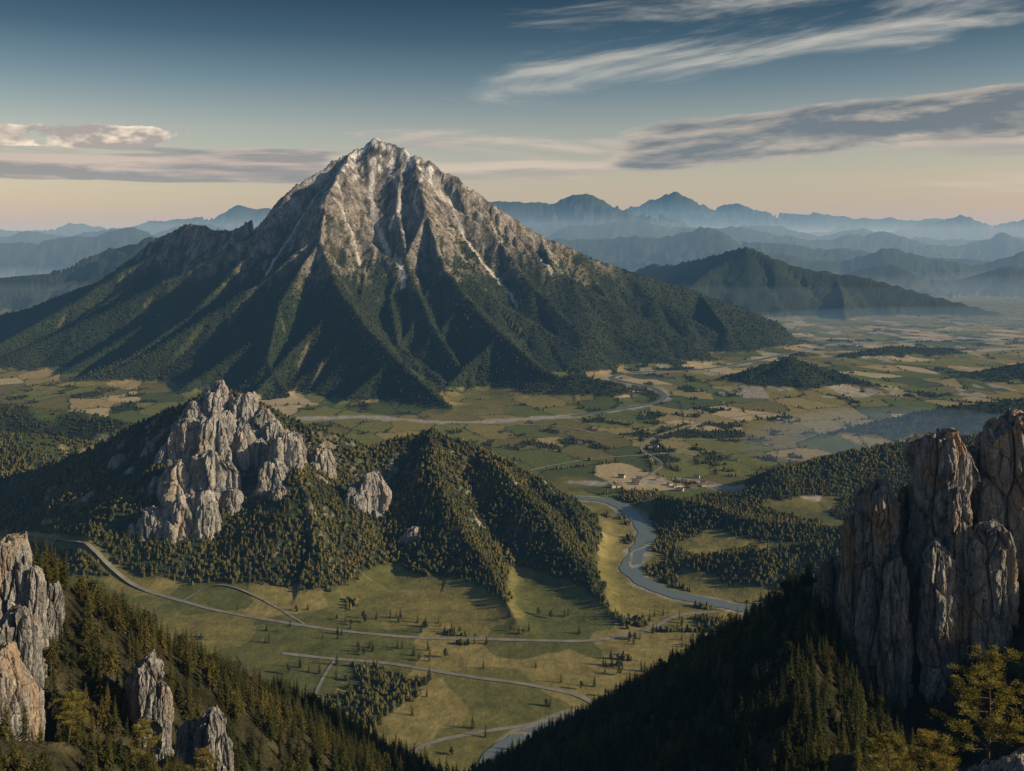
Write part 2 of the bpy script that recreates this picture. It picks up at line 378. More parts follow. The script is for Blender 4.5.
def mat_foliage(name,base=None):
    m,nt=newmat(name); B=NB(nt); pos=B.n('ShaderNodeNewGeometry').outputs['Position']
    if base is None:
        c=B.n('ShaderNodeAttribute',attribute_name='Col').outputs['Color']
    else:
        oi=B.n('ShaderNodeObjectInfo'); big=B.noise(pos,.012,2,.6)
        r=B.math('ADD',B.math('MULTIPLY',oi.outputs['Random'],.6),B.mr(big,.35,.65,0,.4))
        c=B.ramp(r,[(0,base[0]),(.5,base[1]),(1,base[2])])
        c=B.mix(1.0,c,B.mr(B.noise(pos,1.2,1,.6),.3,.7,.6,1.4),'MULTIPLY')
    d=B.n('ShaderNodeBsdfDiffuse'); B.l(c,d.inputs[0])
    o=B.n('ShaderNodeOutputMaterial')
    if base is None: B.l(d.outputs[0],o.inputs[0]); return m
    tr=B.n('ShaderNodeBsdfTranslucent'); B.l(c,tr.inputs[0]); ms=B.n('ShaderNodeMixShader'); ms.inputs[0].default_value=.3
    B.l(d.outputs[0],ms.inputs[1]); B.l(tr.outputs[0],ms.inputs[2]); B.l(ms.outputs[0],o.inputs[0]); return m
def mat_rock(name,s,gain=1.,orange=.6):
    m,nt=newmat(name); B=NB(nt); gn=B.n('ShaderNodeNewGeometry'); pos=gn.outputs['Position']
    n1=B.noise(pos,.10*s,4,.6,.6); n2=B.noise(B.scale(pos,(1,1,.30)),.35*s,5,.7,.4); n3=B.noise(pos,1.3*s,4,.7); n4=B.noise(B.scale(pos,(1,1,.45)),.045*s,3,.6,1.)
    g=gain
    c=B.ramp(n2,[(.30,(.07*g,.07*g,.07*g)),(.46,(.21*g,.208*g,.20*g)),(.58,(.31*g,.30*g,.28*g)),(.72,(.44*g,.42*g,.38*g))])
    c=B.mix(B.mr(n4,.50,.62,0,orange),c,(.36*g,.245*g,.14*g)); c=B.mix(B.mr(n1,.55,.66,0,.7),c,(.085*g,.088*g,.08*g))
    c=B.mix(1.,c,B.mr(n3,.25,.75,.6,1.4),'MULTIPLY')
    nz=B.n('ShaderNodeSeparateXYZ'); B.l(gn.outputs['Normal'],nz.inputs[0])
    c=B.mix(B.math('MULTIPLY',B.mr(nz.outputs[2],.72,.9),B.mr(n1,.42,.52,0,.75)),c,(.05,.055,.022))
    bh=B.math('ADD',B.math('MULTIPLY',n2,3./s),B.math('MULTIPLY',n3,1.1/s))
    out_principled(B,c,.9,.25,bh,.9,1.); return m
def mat_plain(name,c1,c2,scale,rough=.9,spec=.2):
    m,nt=newmat(name); B=NB(nt); pos=B.n('ShaderNodeNewGeometry').outputs['Position']
    n=B.noise(pos,scale,3,.65); out_principled(B,B.ramp(n,[(.3,c1),(.7,c2)]),rough,spec,n,.3,.5); return m
MT=mat_terrain(); MF=mat_foliage('forest_foliage')
MCON=mat_foliage('conifer_needles',base=((.032,.046,.018),(.068,.074,.024),(.175,.140,.038)))
MPINE=mat_foliage('pine_needles',base=((.19,.175,.045),(.23,.20,.05),(.26,.21,.055)))
MBARK=mat_plain('bark',(.06,.045,.03),(.16,.12,.085),2.5)
MROCKN=mat_rock('crag_rock',1.0,1.25,.65); MROCKM=mat_rock('hill_crag_rock',.28,1.4,.3)
MROAD=mat_plain('road_surface',(.17,.155,.13),(.29,.27,.23),.05)
MWALL=mat_plain('house_wall',(.45,.43,.37),(.6,.57,.5),.3); MROOF=mat_plain('house_roof',(.14,.09,.07),(.22,.15,.12),.4); MWIN=mat_plain('window_glass',(.03,.035,.04),(.05,.055,.06),.4,.2,.6)
mw,nt=newmat('river_water'); B=NB(nt); pos=B.n('ShaderNodeNewGeometry').outputs['Position']
out_principled(B,(.16,.185,.17,1),.12,.8,B.noise(pos,.3,2),.12,.2); MWATER=mw

# ------------------------------------------------------------------ terrain sheet
ys=[40.0]
def st(y):
    return .012 if y<200 else .0048 if y<1200 else .0022 if y<2400 else .005 if y<3400 else .0026 if y<6000 else .005 if y<11000 else .009
while ys[-1]<60000: ys.append(ys[-1]*(1+st(ys[-1])))
ys=np.array(ys); NC=1150; bs=np.linspace(-.86,.86,NC)
Y,Bb=np.meshgrid(ys,bs,indexing='ij'); X=Bb*(Y+30)
NR=len(ys); print('grid',NR,NC,'ridges',len(RID))
Hh,GR,G,DD=height(X,Y)
print('height',time.time()-T0)
du=np.gradient(Hh,axis=0)/np.gradient(Y,axis=0); dv=np.gradient(Hh,axis=1)/np.gradient(X,axis=1)
slope=np.sqrt(du*du+dv*dv)
COL,FOR,NZ=landcover(X,Y,Hh,GR,G,DD,slope)
V=np.stack([X,Y,Hh],-1).reshape(-1,3); C=np.concatenate([COL,NZ[...,None]],-1).reshape(-1,4)
idx=np.arange(NR*NC).reshape(NR,NC)
Q=np.stack([idx[:-1,:-1],idx[:-1,1:],idx[1:,1:],idx[1:,:-1]],-1)
lab=np.where(Hh<12,0,GR)[:-1,:-1]; lab=np.where(lab==2,0,lab)
for l,nm in ((0,'ground'),(1,'mountain'),(3,'distant_mountains'),(4,'rocky_hill'),(5,'hillside')):
    q=Q[lab==l]
    u,inv=np.unique(q,return_inverse=True)
    np_mesh(nm,V[u],inv.reshape(-1,4),MT,True,C[u])
print('terrain',time.time()-T0)

# ------------------------------------------------------------------ ribbons
def ribbon(name,l,w,off,mat):
    L=catmull([FL(*q) for q in l],24); t=np.gradient(L,axis=0); t/=np.linalg.norm(t,axis=1)[:,None]+1e-9
    nrm=np.stack([-t[:,1],t[:,0]],1); wv=w*(1+.28*perlin(np.arange(len(L))/9.,np.zeros(len(L)),w))[:,None]
    K=5; rows=[]
    for k in range(K):
        s=k/(K-1)*2-1; p=L+nrm*wv*s; h=height(p[:,0],p[:,1])[0]; rows.append(np.column_stack([p,h]))
    R=np.array(rows)
    if 'river' in name: R[:,:,2]=-0.2
    else: R[:,:,2]=R[:,:,2].max(0)[None]+off
    n=len(L); V=R.reshape(-1,3); id=np.arange(K*n).reshape(K,n)
    F=np.stack([id[:-1,:-1],id[:-1,1:],id[1:,1:],id[1:,:-1]],-1).reshape(-1,4)
    np_mesh(name,V,F,mat,True)
for nme,(l,w) in RIVERS.items(): ribbon(nme,l,w,0,MWATER)
for nme,(l,w) in ROADS.items(): ribbon(nme,l,w,.7,MROAD)

# ------------------------------------------------------------------ crags
CIRC=[]
def crag(name,cols,mat,nth,nv,sink):
    Vs=[];Fs=[];o=0
    for ci,(b,d,ztop,hw,asp,lean,pw) in enumerate(cols):
        cx=b*d/1000.; cy=float(d); R=hw*d/1000.; zt=CAMZ+ztop*d/1000.
        hb=float(height(np.array([cx]),np.array([cy]))[0][0]); zb=min(hb,zt-R)-sink; Hc=zt-zb
        CIRC.append((cx,cy,R*1.02))
        sd=ci*5+len(name)+int(abs(b))
        th=np.linspace(math.pi/2,math.pi*2.5,nth); v=np.linspace(0,1,nv)
        TH,Vv=np.meshgrid(th,v)
        # side wall up to v=.82, then the top is closed inwards
        vs=np.clip(Vv/.82,0,1); vt=np.clip((Vv-.82)/.18,0,1)
        ZZ=vs*Hc; S=TH*R; rot=JR[sd*7]*1.5
        sup=1/(np.abs(np.cos(TH+rot))**4+np.abs(np.sin(TH+rot))**4)**(1/4)
        prof=(.82+.36*(1-vs)**.9)
        a=R*.72
        wz=.25*perlin(S/(a*2),ZZ/(a*3),sd+5)
        F1,F2,ID,vx,vy=voro(S/a+wz,ZZ/(a*4.6),sd)
        dsp=((JR[ID]-.5)*1.1+vx*GX[ID]*1.0+vy*GY[ID]*.5)*a*.50-np.exp(-(F2-F1)*9)*a*.34
        b2=a*.38
        F1,F2,ID,vx,vy=voro(S/b2+wz*2,ZZ/(b2*2.8),sd+2)
        dsp+=((JR[ID]-.5)*.7+vx*GX[ID]*.7+vy*GY[ID]*.5)*b2*.55-np.exp(-(F2-F1)*9)*b2*.24
        dsp+=a*.15*(ridged(S/(a*.5),ZZ/(a*1.8),4,sd+9)-.5)
        edge=1-.16*sstep(.86,1.,vs)
        r=np.maximum((R*prof*sup+dsp)*edge,R*.15)*(1-vt)
        ux=np.cos(TH)*r; uy=np.sin(TH)*r*asp
        ph=JR[sd*3+1]*.9-.45; u=ux*math.cos(ph)+uy*math.sin(ph)-lean*R*.9
        ka=.75+.95*JR[sd*3+2]; kb=.30+.6*JR[sd*3+4]
        if lean<0: ka,kb=kb,ka
        tq=R*.42; F1,F2,ID,vx,vy=voro((ux+cx)/tq,(uy+cy)/tq,sd+4)
        top=((JR[ID]-.5)*1.0+vx*GX[ID]*.9+vy*GY[ID]*.9)*tq*.75-np.exp(-(F2-F1)*9)*tq*.25+R*.12*fbm((ux+cx)/(R*.25),(uy+cy)/(R*.25),4,sd)
        cap=zt-ka*np.maximum(u,0)-kb*np.maximum(-u,0)-.25*np.abs(uy)+top
        z=zb+ZZ+dsp*.25*(1-vt)
        z=np.where(z>cap,cap,z)
        x=cx+ux+lean*R*.6*vs**1.5; y=cy+uy
        id=np.arange(nth*nv).reshape(nv,nth)+o; o+=nth*nv
        Vs.append(np.stack([x,y,z],-1).reshape(-1,3)); Fs.append(np.stack([id[:-1,:-1],id[:-1,1:],id[1:,1:],id[1:,:-1]],-1).reshape(-1,4))
    return np_mesh(name,np.concatenate(Vs),np.concatenate(Fs),mat,False)
# (bearing, distance, top elevation, half width mrad, depth ratio, lean, -)
crag('rocky_summit_crag',[
 (-292,2070,-141,17,.9,.1,0),(-270,2060,-152,15,.9,.3,0),(-310,2060,-157,14,.9,-.2,0),(-252,2055,-166,12,.9,.2,0),(-326,2050,-174,11,.9,-.2,0),(-238,2045,-180,9,.9,.2,0),
 (-320,1985,-178,18,.8,-.2,0),(-294,1975,-172,17,.8,.1,0),(-340,1980,-202,13,.8,-.2,0),(-270,1985,-184,13,.8,.2,0),(-254,1990,-198,9,.8,.2,0),
 (-330,1910,-220,19,.8,-.1,0),(-302,1905,-210,17,.8,.1,0),(-284,1915,-222,10,.8,.1,0),(-356,1845,-268,18,.8,-.3,0),(-330,1840,-254,16,.8,.1,0),(-308,1840,-250,13,.8,.1,0),(-374,1850,-282,12,.8,-.3,0),(-280,1890,-248,9,.8,.1,0),(-354,1930,-236,11,.8,-.2,0)],MROCKM,100,100,25)
crag('rock_outcrop',[(-226,1960,-192,14,.8,.2,0),(-238,1925,-218,14,.8,.1,0),(-216,1990,-204,9,.8,.2,0),(-232,1890,-246,12,.8,.1,0),(-240,1860,-272,10,.8,.1,0)],MROCKM,100,90,25)
crag('rock_outcrop',[(-189,2030,-207,12,.8,.1,0),(-199,2010,-222,9,.8,-.1,0)],MROCKM,90,80,20)
crag('rock_outcrop',[(-144,1975,-231,16,.8,.2,0),(-157,1950,-246,13,.8,-.1,0),(-131,1985,-244,9,.8,.2,0)],MROCKM,100,80,20)
crag('rock_outcrop',[(-98,1880,-286,12,.8,.2,0),(-106,1875,-294,8,.8,.2,0)],MROCKM,80,70,12)
crag('rock_outcrop',[(-360,2060,-202,11,.8,-.2,0),(-376,2020,-225,11,.8,-.1,0),(-366,1990,-242,9,.8,-.1,0)],MROCKM,80,80,20)
crag('rock_outcrop',[(-392,2080,-214,12,.8,-.2,0),(-386,1990,-250,11,.8,-.2,0),(-400,2000,-260,8,.8,0,0)],MROCKM,80,80,20)
crag('rock_crag',[(364,450,-240,22,.9,.15,0),(342,455,-268,12,.9,-.1,0),(428,448,-188,28,.9,.25,0),(394,460,-246,12,.9,.1,0),(500,452,-170,33,.9,.15,0),(464,466,-206,14,.9,.1,0),(570,470,-194,40,.9,.1,0),(426,430,-300,15,.9,-.1,0),(480,428,-280,20,.8,.1,0),(384,436,-316,13,.9,.1,0),(446,432,-246,11,.9,.1,0)],MROCKN,260,260,18)
crag('rock_outcrop',[(322,480,-318,15,.9,.1,0),(338,484,-328,10,.9,.1,0),(308,484,-343,8,.9,-.1,0)],MROCKN,130,130,14)
crag('rock_outcrop',[(248,590,-362,9,.9,.1,0),(262,595,-352,8,.9,.1,0)],MROCKN,100,100,14)
crag('rock_outcrop',[(-502,352,-294,20,.9,.2,0),(-545,356,-282,32,.9,.1,0),(-480,350,-326,12,.9,.2,0),(-496,330,-366,20,.9,.1,0),(-515,300,-406,26,.9,.2,0),(-490,305,-436,16,.9,.2,0),(-458,364,-342,8,.9,.2,0)],MROCKN,190,180,12)
crag('rock_outcrop',[(-364,352,-412,14,.9,.15,0),(-376,356,-430,12,.9,.15,0),(-350,350,-442,9,.9,.1,0)],MROCKN,140,140,12)
crag('rock_outcrop',[(-303,330,-468,15,.9,.2,0),(-322,334,-480,13,.9,.2,0),(-290,328,-494,9,.9,.2,0)],MROCKN,140,140,12)
crag('boulder',[(500,104,-516,36,.9,.2,0),(470,108,-526,18,.9,.2,0),(540,106,-508,40,.9,.2,0)],MROCKN,150,110,6)
print('crags',time.time()-T0)

# ------------------------------------------------------------------ tree templates
def far_tmpl(kind,r):
    vs=[];fs=[]
    if kind==0:
        n=6; tiers=[(0.08,.27,.62),(.42,.19,1.0)]
    elif kind==1:
        n=7; tiers=[(.08,.24,.45),(.28,.20,.68),(.52,.14,1.0)]
    if kind<2:
        for zb,R,zt in tiers:
            o=len(vs)
            for i in range(n):
                a=2*math.pi*i/n+r.uniform(-.2,.2); q=R*r.uniform(.7,1.25); vs.append((math.cos(a)*q,math.sin(a)*q,zb+r.uniform(-.04,.05)))
            vs.append((r.uniform(-.02,.02),r.uniform(-.02,.02),zt))
            for i in range(n): fs.append((o+i,o+(i+1)%n,o+n))
    else:
        rows=[(.08,.16),(.30,.33),(.55,.36),(.80,.22)]; n=7
        for z,R in rows:
            for i in range(n):
                a=2*math.pi*i/n+r.uniform(-.25,.25); q=R*r.uniform(.7,1.2); vs.append((math.cos(a)*q,math.sin(a)*q,z+r.uniform(-.06,.06)))
        vs.append((0,0,.95)); t=len(vs)-1
        for k in range(3):
            for i in range(n):
                a=k*n+i;b=k*n+(i+1)%n; fs+= [(a,b,b+n),(a,b+n,a+n)]
        for i in range(n): fs.append((3*n+i,3*n+(i+1)%n,t))
    return np.array(vs),np.array(fs)
def scatter_mesh(name,px,py,pz,hts,kinds,cols,seed):
    r=random.Random(seed); Vs=[];Fs=[];Cs=[];o=0
    T={k:[far_tmpl(k,r) for _ in range(5)] for k in set(kinds.tolist())}
    var=rng.integers(0,5,len(px)); ang=rng.uniform(0,6.28,len(px)); wd=rng.uniform(.85,1.35,len(px))
    for k in T:
        for v in range(5):
            s=(kinds==k)&(var==v); n=int(s.sum())
            if not n: continue
            tv,tf=T[k][v]; c=np.cos(ang[s])[:,None]; sn=np.sin(ang[s])[:,None]; h=hts[s][:,None]; w=h*wd[s][:,None]
            x=(tv[:,0]*c-tv[:,1]*sn)*w+px[s][:,None]; y=(tv[:,0]*sn+tv[:,1]*c)*w+py[s][:,None]; z=tv[:,2]*h+pz[s][:,None]-.04*h
            Vs.append(np.stack([x,y,z],-1).reshape(-1,3)); Fs.append((tf[None]+(np.arange(n)*len(tv))[:,None,None]+o).reshape(-1,3))
            Cs.append(np.repeat(cols[s],len(tv),0)); o+=n*len(tv)
    return np_mesh(name,np.concatenate(Vs),np.concatenate(Fs),MF,False,np.concatenate(Cs))
def cand(y0,y1,area,bmax=.66):
    A=bmax*(y1*y1-y0*y0); n=int(A/area)
    y=np.sqrt(rng.uniform(y0*y0,y1*y1,n)); x=rng.uniform(-bmax,bmax,n)*y
    return x,y
def slope_at(x,y,h):
    e=6.; return np.hypot(height(x+e,y)[0]-h,height(x,y+e)[0]-h)/e
def clear(x,y):
    k=np.ones(len(x),bool)
    for cx,cy,R in CIRC: k&=((x-cx)**2+(y-cy)**2)>R*R*.8
    return k
# far forest
x,y=cand(2700,6000,190,.58); h,gr,g,dd=height(x,y); s=slope_at(x,y,h); _,fo,rk=landcover(x,y,h,gr,g,dd,s)
k=(rng.random(len(x))<fo*.95)
x,y,h,gr=x[k],y[k],h[k],gr[k]; n=len(x); print('far trees',n)
kd=np.where(rng.random(n)<.4,0,2); tone=np.clip(1+.35*fbm(x/220,y/220,3,200)+rng.uniform(-.15,.15,n),.4,1.8)[:,None]
warm=np.clip(.38+.55*fbm(x/500,y/500,3,210)+rng.uniform(-.1,.1,n)-.0007*h,0,1)[:,None]
fc=(np.array([.024,.034,.016])*(1-warm)+np.array([.076,.068,.022])*warm)*tone
scatter_mesh('mountain_forest',x,y,h,rng.uniform(6,10.5,n),kd,fc,1)
# mid forest
x,y=cand(1120,2700,48); h,gr,g,dd=height(x,y); s=slope_at(x,y,h); _,fo,rk=landcover(x,y,h,gr,g,dd,s)
k=(rng.random(len(x))<fo)&clear(x,y); x,y,h,gr=x[k],y[k],h[k],gr[k]; n=len(x); print('mid trees',n)
dec=rng.random(n)<(.35+.5*(fbm(x/150,y/150,2,220)>.1))
kd=np.where(dec,2,1); tone=np.clip(1+.3*fbm(x/90,y/90,3,230)+rng.uniform(-.2,.2,n),.4,1.8)[:,None]
warm=np.clip(.5+.5*fbm(x/200,y/200,3,240)+rng.uniform(-.2,.2,n),0,1)[:,None]
fc=(np.array([.032,.044,.017])*(1-warm)+np.array([.140,.115,.034])*warm)*tone
scatter_mesh('forest',x,y,h,rng.uniform(6,12,n)*np.where(kd==2,.85,1.1),kd,fc,2)
print('trees',time.time()-T0)

# near conifers
def kite(vs,fs,c,a,s,L,W):
    o=len(vs); vs+= [c-a*L*.5, c+s*W*.5, c+a*L*.5, c-s*W*.5]; fs.append((o,o+1,o+2,o+3))
def trunk(vs,fs,pts,rad,n=7):
    o=len(vs)
    for p,r in zip(pts,rad):
        for i in range(n):
            a=2*math.pi*i/n; vs.append(Vector((p[0]+math.cos(a)*r,p[1]+math.sin(a)*r,p[2])))
    for k in range(len(pts)-1):
        for i in range(n):
            a=o+k*n+i; b=o+k*n+(i+1)%n; fs.append((a,b,b+n,a+n))
treecol=bpy.data.collections.new('tree_library')
def limb(vs,fs,p,q,r0,r1,n=5):
    d=(q-p).normalized(); u=d.orthogonal().normalized(); w=d.cross(u); o=len(vs)
    for c,r in ((p,r0),(q,r1)):
        for i in range(n):
            a=2*math.pi*i/n; vs.append(c+u*math.cos(a)*r+w*math.sin(a)*r)
    for i in range(n): fs.append((o+i,o+(i+1)%n,o+n+(i+1)%n,o+n+i))
def finish(name,tv,tf,lv,lf,matl,coll,loc=None,parent=None):
    V=np.array([tuple(v) for v in tv+lv]); F=np.array(tf+[tuple(i+len(tv) for i in f) for f in lf])
    ob=np_mesh(name,V,F,[MBARK,matl],False,None,coll)
    mi=np.zeros(len(F),np.int32); mi[len(tf):]=1; ob.data.polygons.foreach_set('material_index',mi)
    if loc is not None: ob.location=loc
    return ob
def conifer(name,seed,Ht=14.,wide=.19,full=1.):
    r=random.Random(seed); tv=[];tf=[];lv=[];lf=[]
    bx,by=r.uniform(-.02,.02)*Ht,r.uniform(-.02,.02)*Ht
    ax=lambda t:Vector((bx*t*t,by*t*t,Ht*t))
    trunk(tv,tf,[ax(t) for t in (-.06,.3,.7,1.)],[.018*Ht,.013*Ht,.007*Ht,.002*Ht],5)
    nl=22
    for i in range(nl):
        t=.10+.88*(i/(nl-1))**.95; Rr=wide*Ht*(1-t)**.75*r.uniform(.8,1.1)+.012*Ht
        m=int(4+5*(1-t)); a0=r.uniform(0,6.28)
        for j in range(m):
            if r.random()>full: continue
            a=a0+6.28*j/m+r.uniform(-.3,.3); Lb=Rr*r.uniform(.6,1.15); dr=Vector((math.cos(a),math.sin(a),0)); sd=Vector((-math.sin(a),math.cos(a),0))
            ns=3
            for k in range(ns):
                u=(k+.8)/ns; c=ax(t)+dr*Lb*u+Vector((0,0,-Lb*.35*u*u+Lb*.05+r.uniform(-.01,.01)*Ht))
                wv=Lb*(.62-.3*u)*r.uniform(.8,1.3)
                ad=(dr+Vector((0,0,-.45*u+r.uniform(-.25,.2)))+sd*r.uniform(-.5,.5)).normalized(); s2=(sd+Vector((0,0,r.uniform(-.5,.5)))).normalized()
                kite(lv,lf,c,ad,s2,Lb*.55,wv)
    return finish(name,tv,tf,lv,lf,MCON,treecol)
def leafy(name,seed,Ht=11.):
    r=random.Random(seed); tv=[];tf=[];lv=[];lf=[]
    trunk(tv,tf,[(0,0,-.5),(.1,0,Ht*.35),(.2,.1,Ht*.8)],[.28,.2,.06],5)
    for k in range(16):
        a=r.uniform(0,6.28); q=r.uniform(.05,.27)*Ht; z=Ht*r.uniform(.28,.9); q*=math.sin(min(1,(1.05-z/Ht)*2.2)); c=Vector((math.cos(a)*q,math.sin(a)*q,z))
        limb(tv,tf,Vector((.1,0,z*.6)),c,.08,.03,3)
        R=Ht*r.uniform(.10,.17)
        for i in range(42):
            d=Vector((r.gauss(0,1),r.gauss(0,1),r.gauss(0,.8))).normalized(); p=c+d*R*r.uniform(.55,1.05)
            u=Vector((r.gauss(0,1),r.gauss(0,1),r.gauss(0,1))).normalized(); s=u.cross(d).normalized()
            kite(lv,lf,p,u,s,.8,.6)
    return finish(name,tv,tf,lv,lf,MCON,treecol)
def pine(name,seed,Ht,loc,mat,bend=.8):
    r=random.Random(seed); tv=[];tf=[];lv=[];lf=[]
    ax=lambda t:Vector((bend*math.sin(t*2.4)*.8,bend*.3*t,Ht*t))
    trunk(tv,tf,[ax(t) for t in (-.06,.15,.3,.45,.6,.75,.9,.98)],[.24,.2,.17,.15,.12,.09,.05,.02],9)
    for i in range(32):
        t=r.uniform(.34,.97); a=i*2.4+r.uniform(-.4,.4); L=Ht*(.34*(1-t)**.6+.09)*r.uniform(.65,1.15)
        d=Vector((math.cos(a),math.sin(a),r.uniform(.05,.5))); p0=ax(t); pm=p0+d*L*.5; pe=p0+d*L+Vector((0,0,L*.12))
        limb(tv,tf,p0,pm,.08*(1.3-t),.055*(1.3-t)); limb(tv,tf,pm,pe,.055*(1.3-t),.02)
        for q in range(6):
            u=.42+.58*q/5; c=(p0+(pm-p0)*(u*2)) if u<.5 else (pm+(pe-pm)*(u*2-1))
            c=c+Vector((r.gauss(0,.32),r.gauss(0,.32),r.uniform(0,.35))); R=r.uniform(.4,.72)
            limb(tv,tf,p0+(pe-p0)*u*.85,c,.02,.01,3)
            for k in range(64):
                dd=Vector((r.gauss(0,1),r.gauss(0,1),r.gauss(0,.5)))*.5; pp=c+dd*R
                uu=(dd.normalized()+Vector((r.gauss(0,.4),r.gauss(0,.4),.4+r.gauss(0,.3)))).normalized(); s=uu.orthogonal().normalized()
                kite(lv,lf,pp,uu,s,.30,.09)
    return finish(name,tv,tf,lv,lf,mat,sc.collection,loc)
for i in range(5): conifer('conifer_variant',100+i,14.,[.19,.17,.22,.16,.20][i],[.97,.9,.95,.85,.9][i])
for i in range(2): leafy('leafy_variant',200+i)
def gn_scatter(name,x,y,z,scl,idx):
    n=len(x); me=bpy.data.meshes.new(name); me.vertices.add(n); me.vertices.foreach_set('co',np.column_stack([x,y,z]).astype(f32).ravel())
    a=me.attributes.new('rot','FLOAT_VECTOR','POINT'); rt=np.zeros((n,3),f32); rt[:,2]=rng.uniform(0,6.28,n); rt[:,0]=rng.normal(0,.04,n); rt[:,1]=rng.normal(0,.04,n); a.data.foreach_set('vector',rt.ravel())
    a=me.attributes.new('scl','FLOAT','POINT'); a.data.foreach_set('value',scl.astype(f32))
    a=me.attributes.new('idx','INT','POINT'); a.data.foreach_set('value',idx.astype(np.int32))
    ob=bpy.data.objects.new(name,me); sc.collection.objects.link(ob)
    ng=bpy.data.node_groups.new(name,'GeometryNodeTree'); ng.interface.new_socket('Geometry',in_out='INPUT',socket_type='NodeSocketGeometry'); ng.interface.new_socket('Geometry',in_out='OUTPUT',socket_type='NodeSocketGeometry')
    N=ng.nodes; gi=N.new('NodeGroupInput'); go=N.new('NodeGroupOutput'); iop=N.new('GeometryNodeInstanceOnPoints'); ci=N.new('GeometryNodeCollectionInfo')
    ci.inputs['Collection'].default_value=treecol; ci.inputs['Separate Children'].default_value=True; ci.inputs['Reset Children'].default_value=True
    def na(nm,t):
        q=N.new('GeometryNodeInputNamedAttribute'); q.data_type=t; q.inputs['Name'].default_value=nm
        return next(o for o in q.outputs if o.enabled and o.name=='Attribute')
    e=N.new('FunctionNodeEulerToRotation'); l=ng.links.new
    l(gi.outputs[0],iop.inputs['Points']); l(ci.outputs[0],iop.inputs['Instance']); iop.inputs['Pick Instance'].default_value=True
    l(na('idx','INT'),iop.inputs['Instance Index']); l(na('rot','FLOAT_VECTOR'),e.inputs[0]); l(e.outputs[0],iop.inputs['Rotation']); l(na('scl','FLOAT'),iop.inputs['Scale'])
    l(iop.outputs[0],go.inputs[0]); md=ob.modifiers.new('scatter','NODES'); md.node_group=ng
x,y=cand(200,1130,23,.68); h,gr,g,dd=height(x,y); s=slope_at(x,y,h)
k=(h>16)&(s<1.6)&clear(x,y)&(fbm(x/30,y/30,3,300)>-.85)&((y>245)|(x<0))
x,y,h=x[k],y[k],h[k]; n=len(x); print('near trees',n)
idx=np.where(rng.random(n)<.1,rng.integers(5,7,n),rng.integers(0,5,n))
gn_scatter('conifer_forest',x,y,h-.3,rng.uniform(.45,1.08,n)*np.where(y<330,.72,1.),idx)
# scattered trees on the low meadows
x,y=cand(1100,1620,420,.3); h,gr,g,dd=height(x,y); k=(h<9)&(fbm(x/60,y/60,3,310)>.22)
for L,wd in ROADL+RLINES: k&=dline(x,y,L,60)>wd+5
x,y,h=x[k],y[k],h[k]; n=len(x); print('meadow trees',n)
gn_scatter('meadow_trees',x,y,h-.3,rng.uniform(.7,1.4,n),rng.integers(0,7,n))
def gz(x,y): return float(height(np.array([float(x)]),np.array([float(y)]))[0][0])
for i,(px,py,Ht) in enumerate([(52.0,110,15.8),(56,150,12.5),(66,158,10.5),(-103,232,11.),(-98,264,13.),(-93,300,14),(-113,255,11)]):
    z=gz(px,py)
    pine('pine_tree',40+i,Ht,(px,py,z-.3),MPINE)
# village houses
def house(x,y,z,L,W,H,rot):
    e=bpy.data.objects.new('village_house',None); sc.collection.objects.link(e); e.location=(x,y,z); e.rotation_euler=(0,0,rot)
    l,w=L/2,W/2; rh=W*.42
    V=[(-l,-w,-2),(l,-w,-2),(l,w,-2),(-l,w,-2),(-l,-w,H),(l,-w,H),(l,w,H),(-l,w,H),(-l,0,H+rh),(l,0,H+rh)]
    np_mesh('walls',np.array(V,float),np.array([(0,1,5),(0,5,4),(1,2,6),(1,6,5),(2,3,7),(2,7,6),(3,0,4),(3,4,7),(4,8,7),(5,6,9)]),MWALL,False,parent=e)
    o=.5; s=rh/w
    V=[(-l-o,-w-o,H-o*s+.08),(l+o,-w-o,H-o*s+.08),(l+o,0,H+rh+.08),(-l-o,0,H+rh+.08),(-l-o,w+o,H-o*s+.08),(l+o,w+o,H-o*s+.08)]
    np_mesh('roof',np.array(V,float),np.array([(0,1,2,3),(3,2,5,4)]),MROOF,False,parent=e)
    V=[];F=[]
    for sx in (-.6,-.2,.2,.6):
        for sy in (-1,1):
            k=len(V); V+= [(sx*l-.5,sy*(w+.03),1),(sx*l+.5,sy*(w+.03),1),(sx*l+.5,sy*(w+.03),2.4),(sx*l-.5,sy*(w+.03),2.4)]; F.append((k,k+1,k+2,k+3))
    np_mesh('windows',np.array(V,float),np.array(F),MWIN,False,parent=e)
rr=random.Random(3); 
for i in range(26):
    b,e=rr.choice([(rr.uniform(95,215),rr.uniform(-252,-236)),(rr.uniform(95,215),rr.uniform(-252,-236)),(rr.uniform(60,300),rr.uniform(-225,-195))])
    x,y=FL(b,e); house(x,y,gz(x,y),rr.uniform(10,17),rr.uniform(7,10),rr.uniform(4,6),rr.uniform(-.5,.7))
print('built',time.time()-T0)

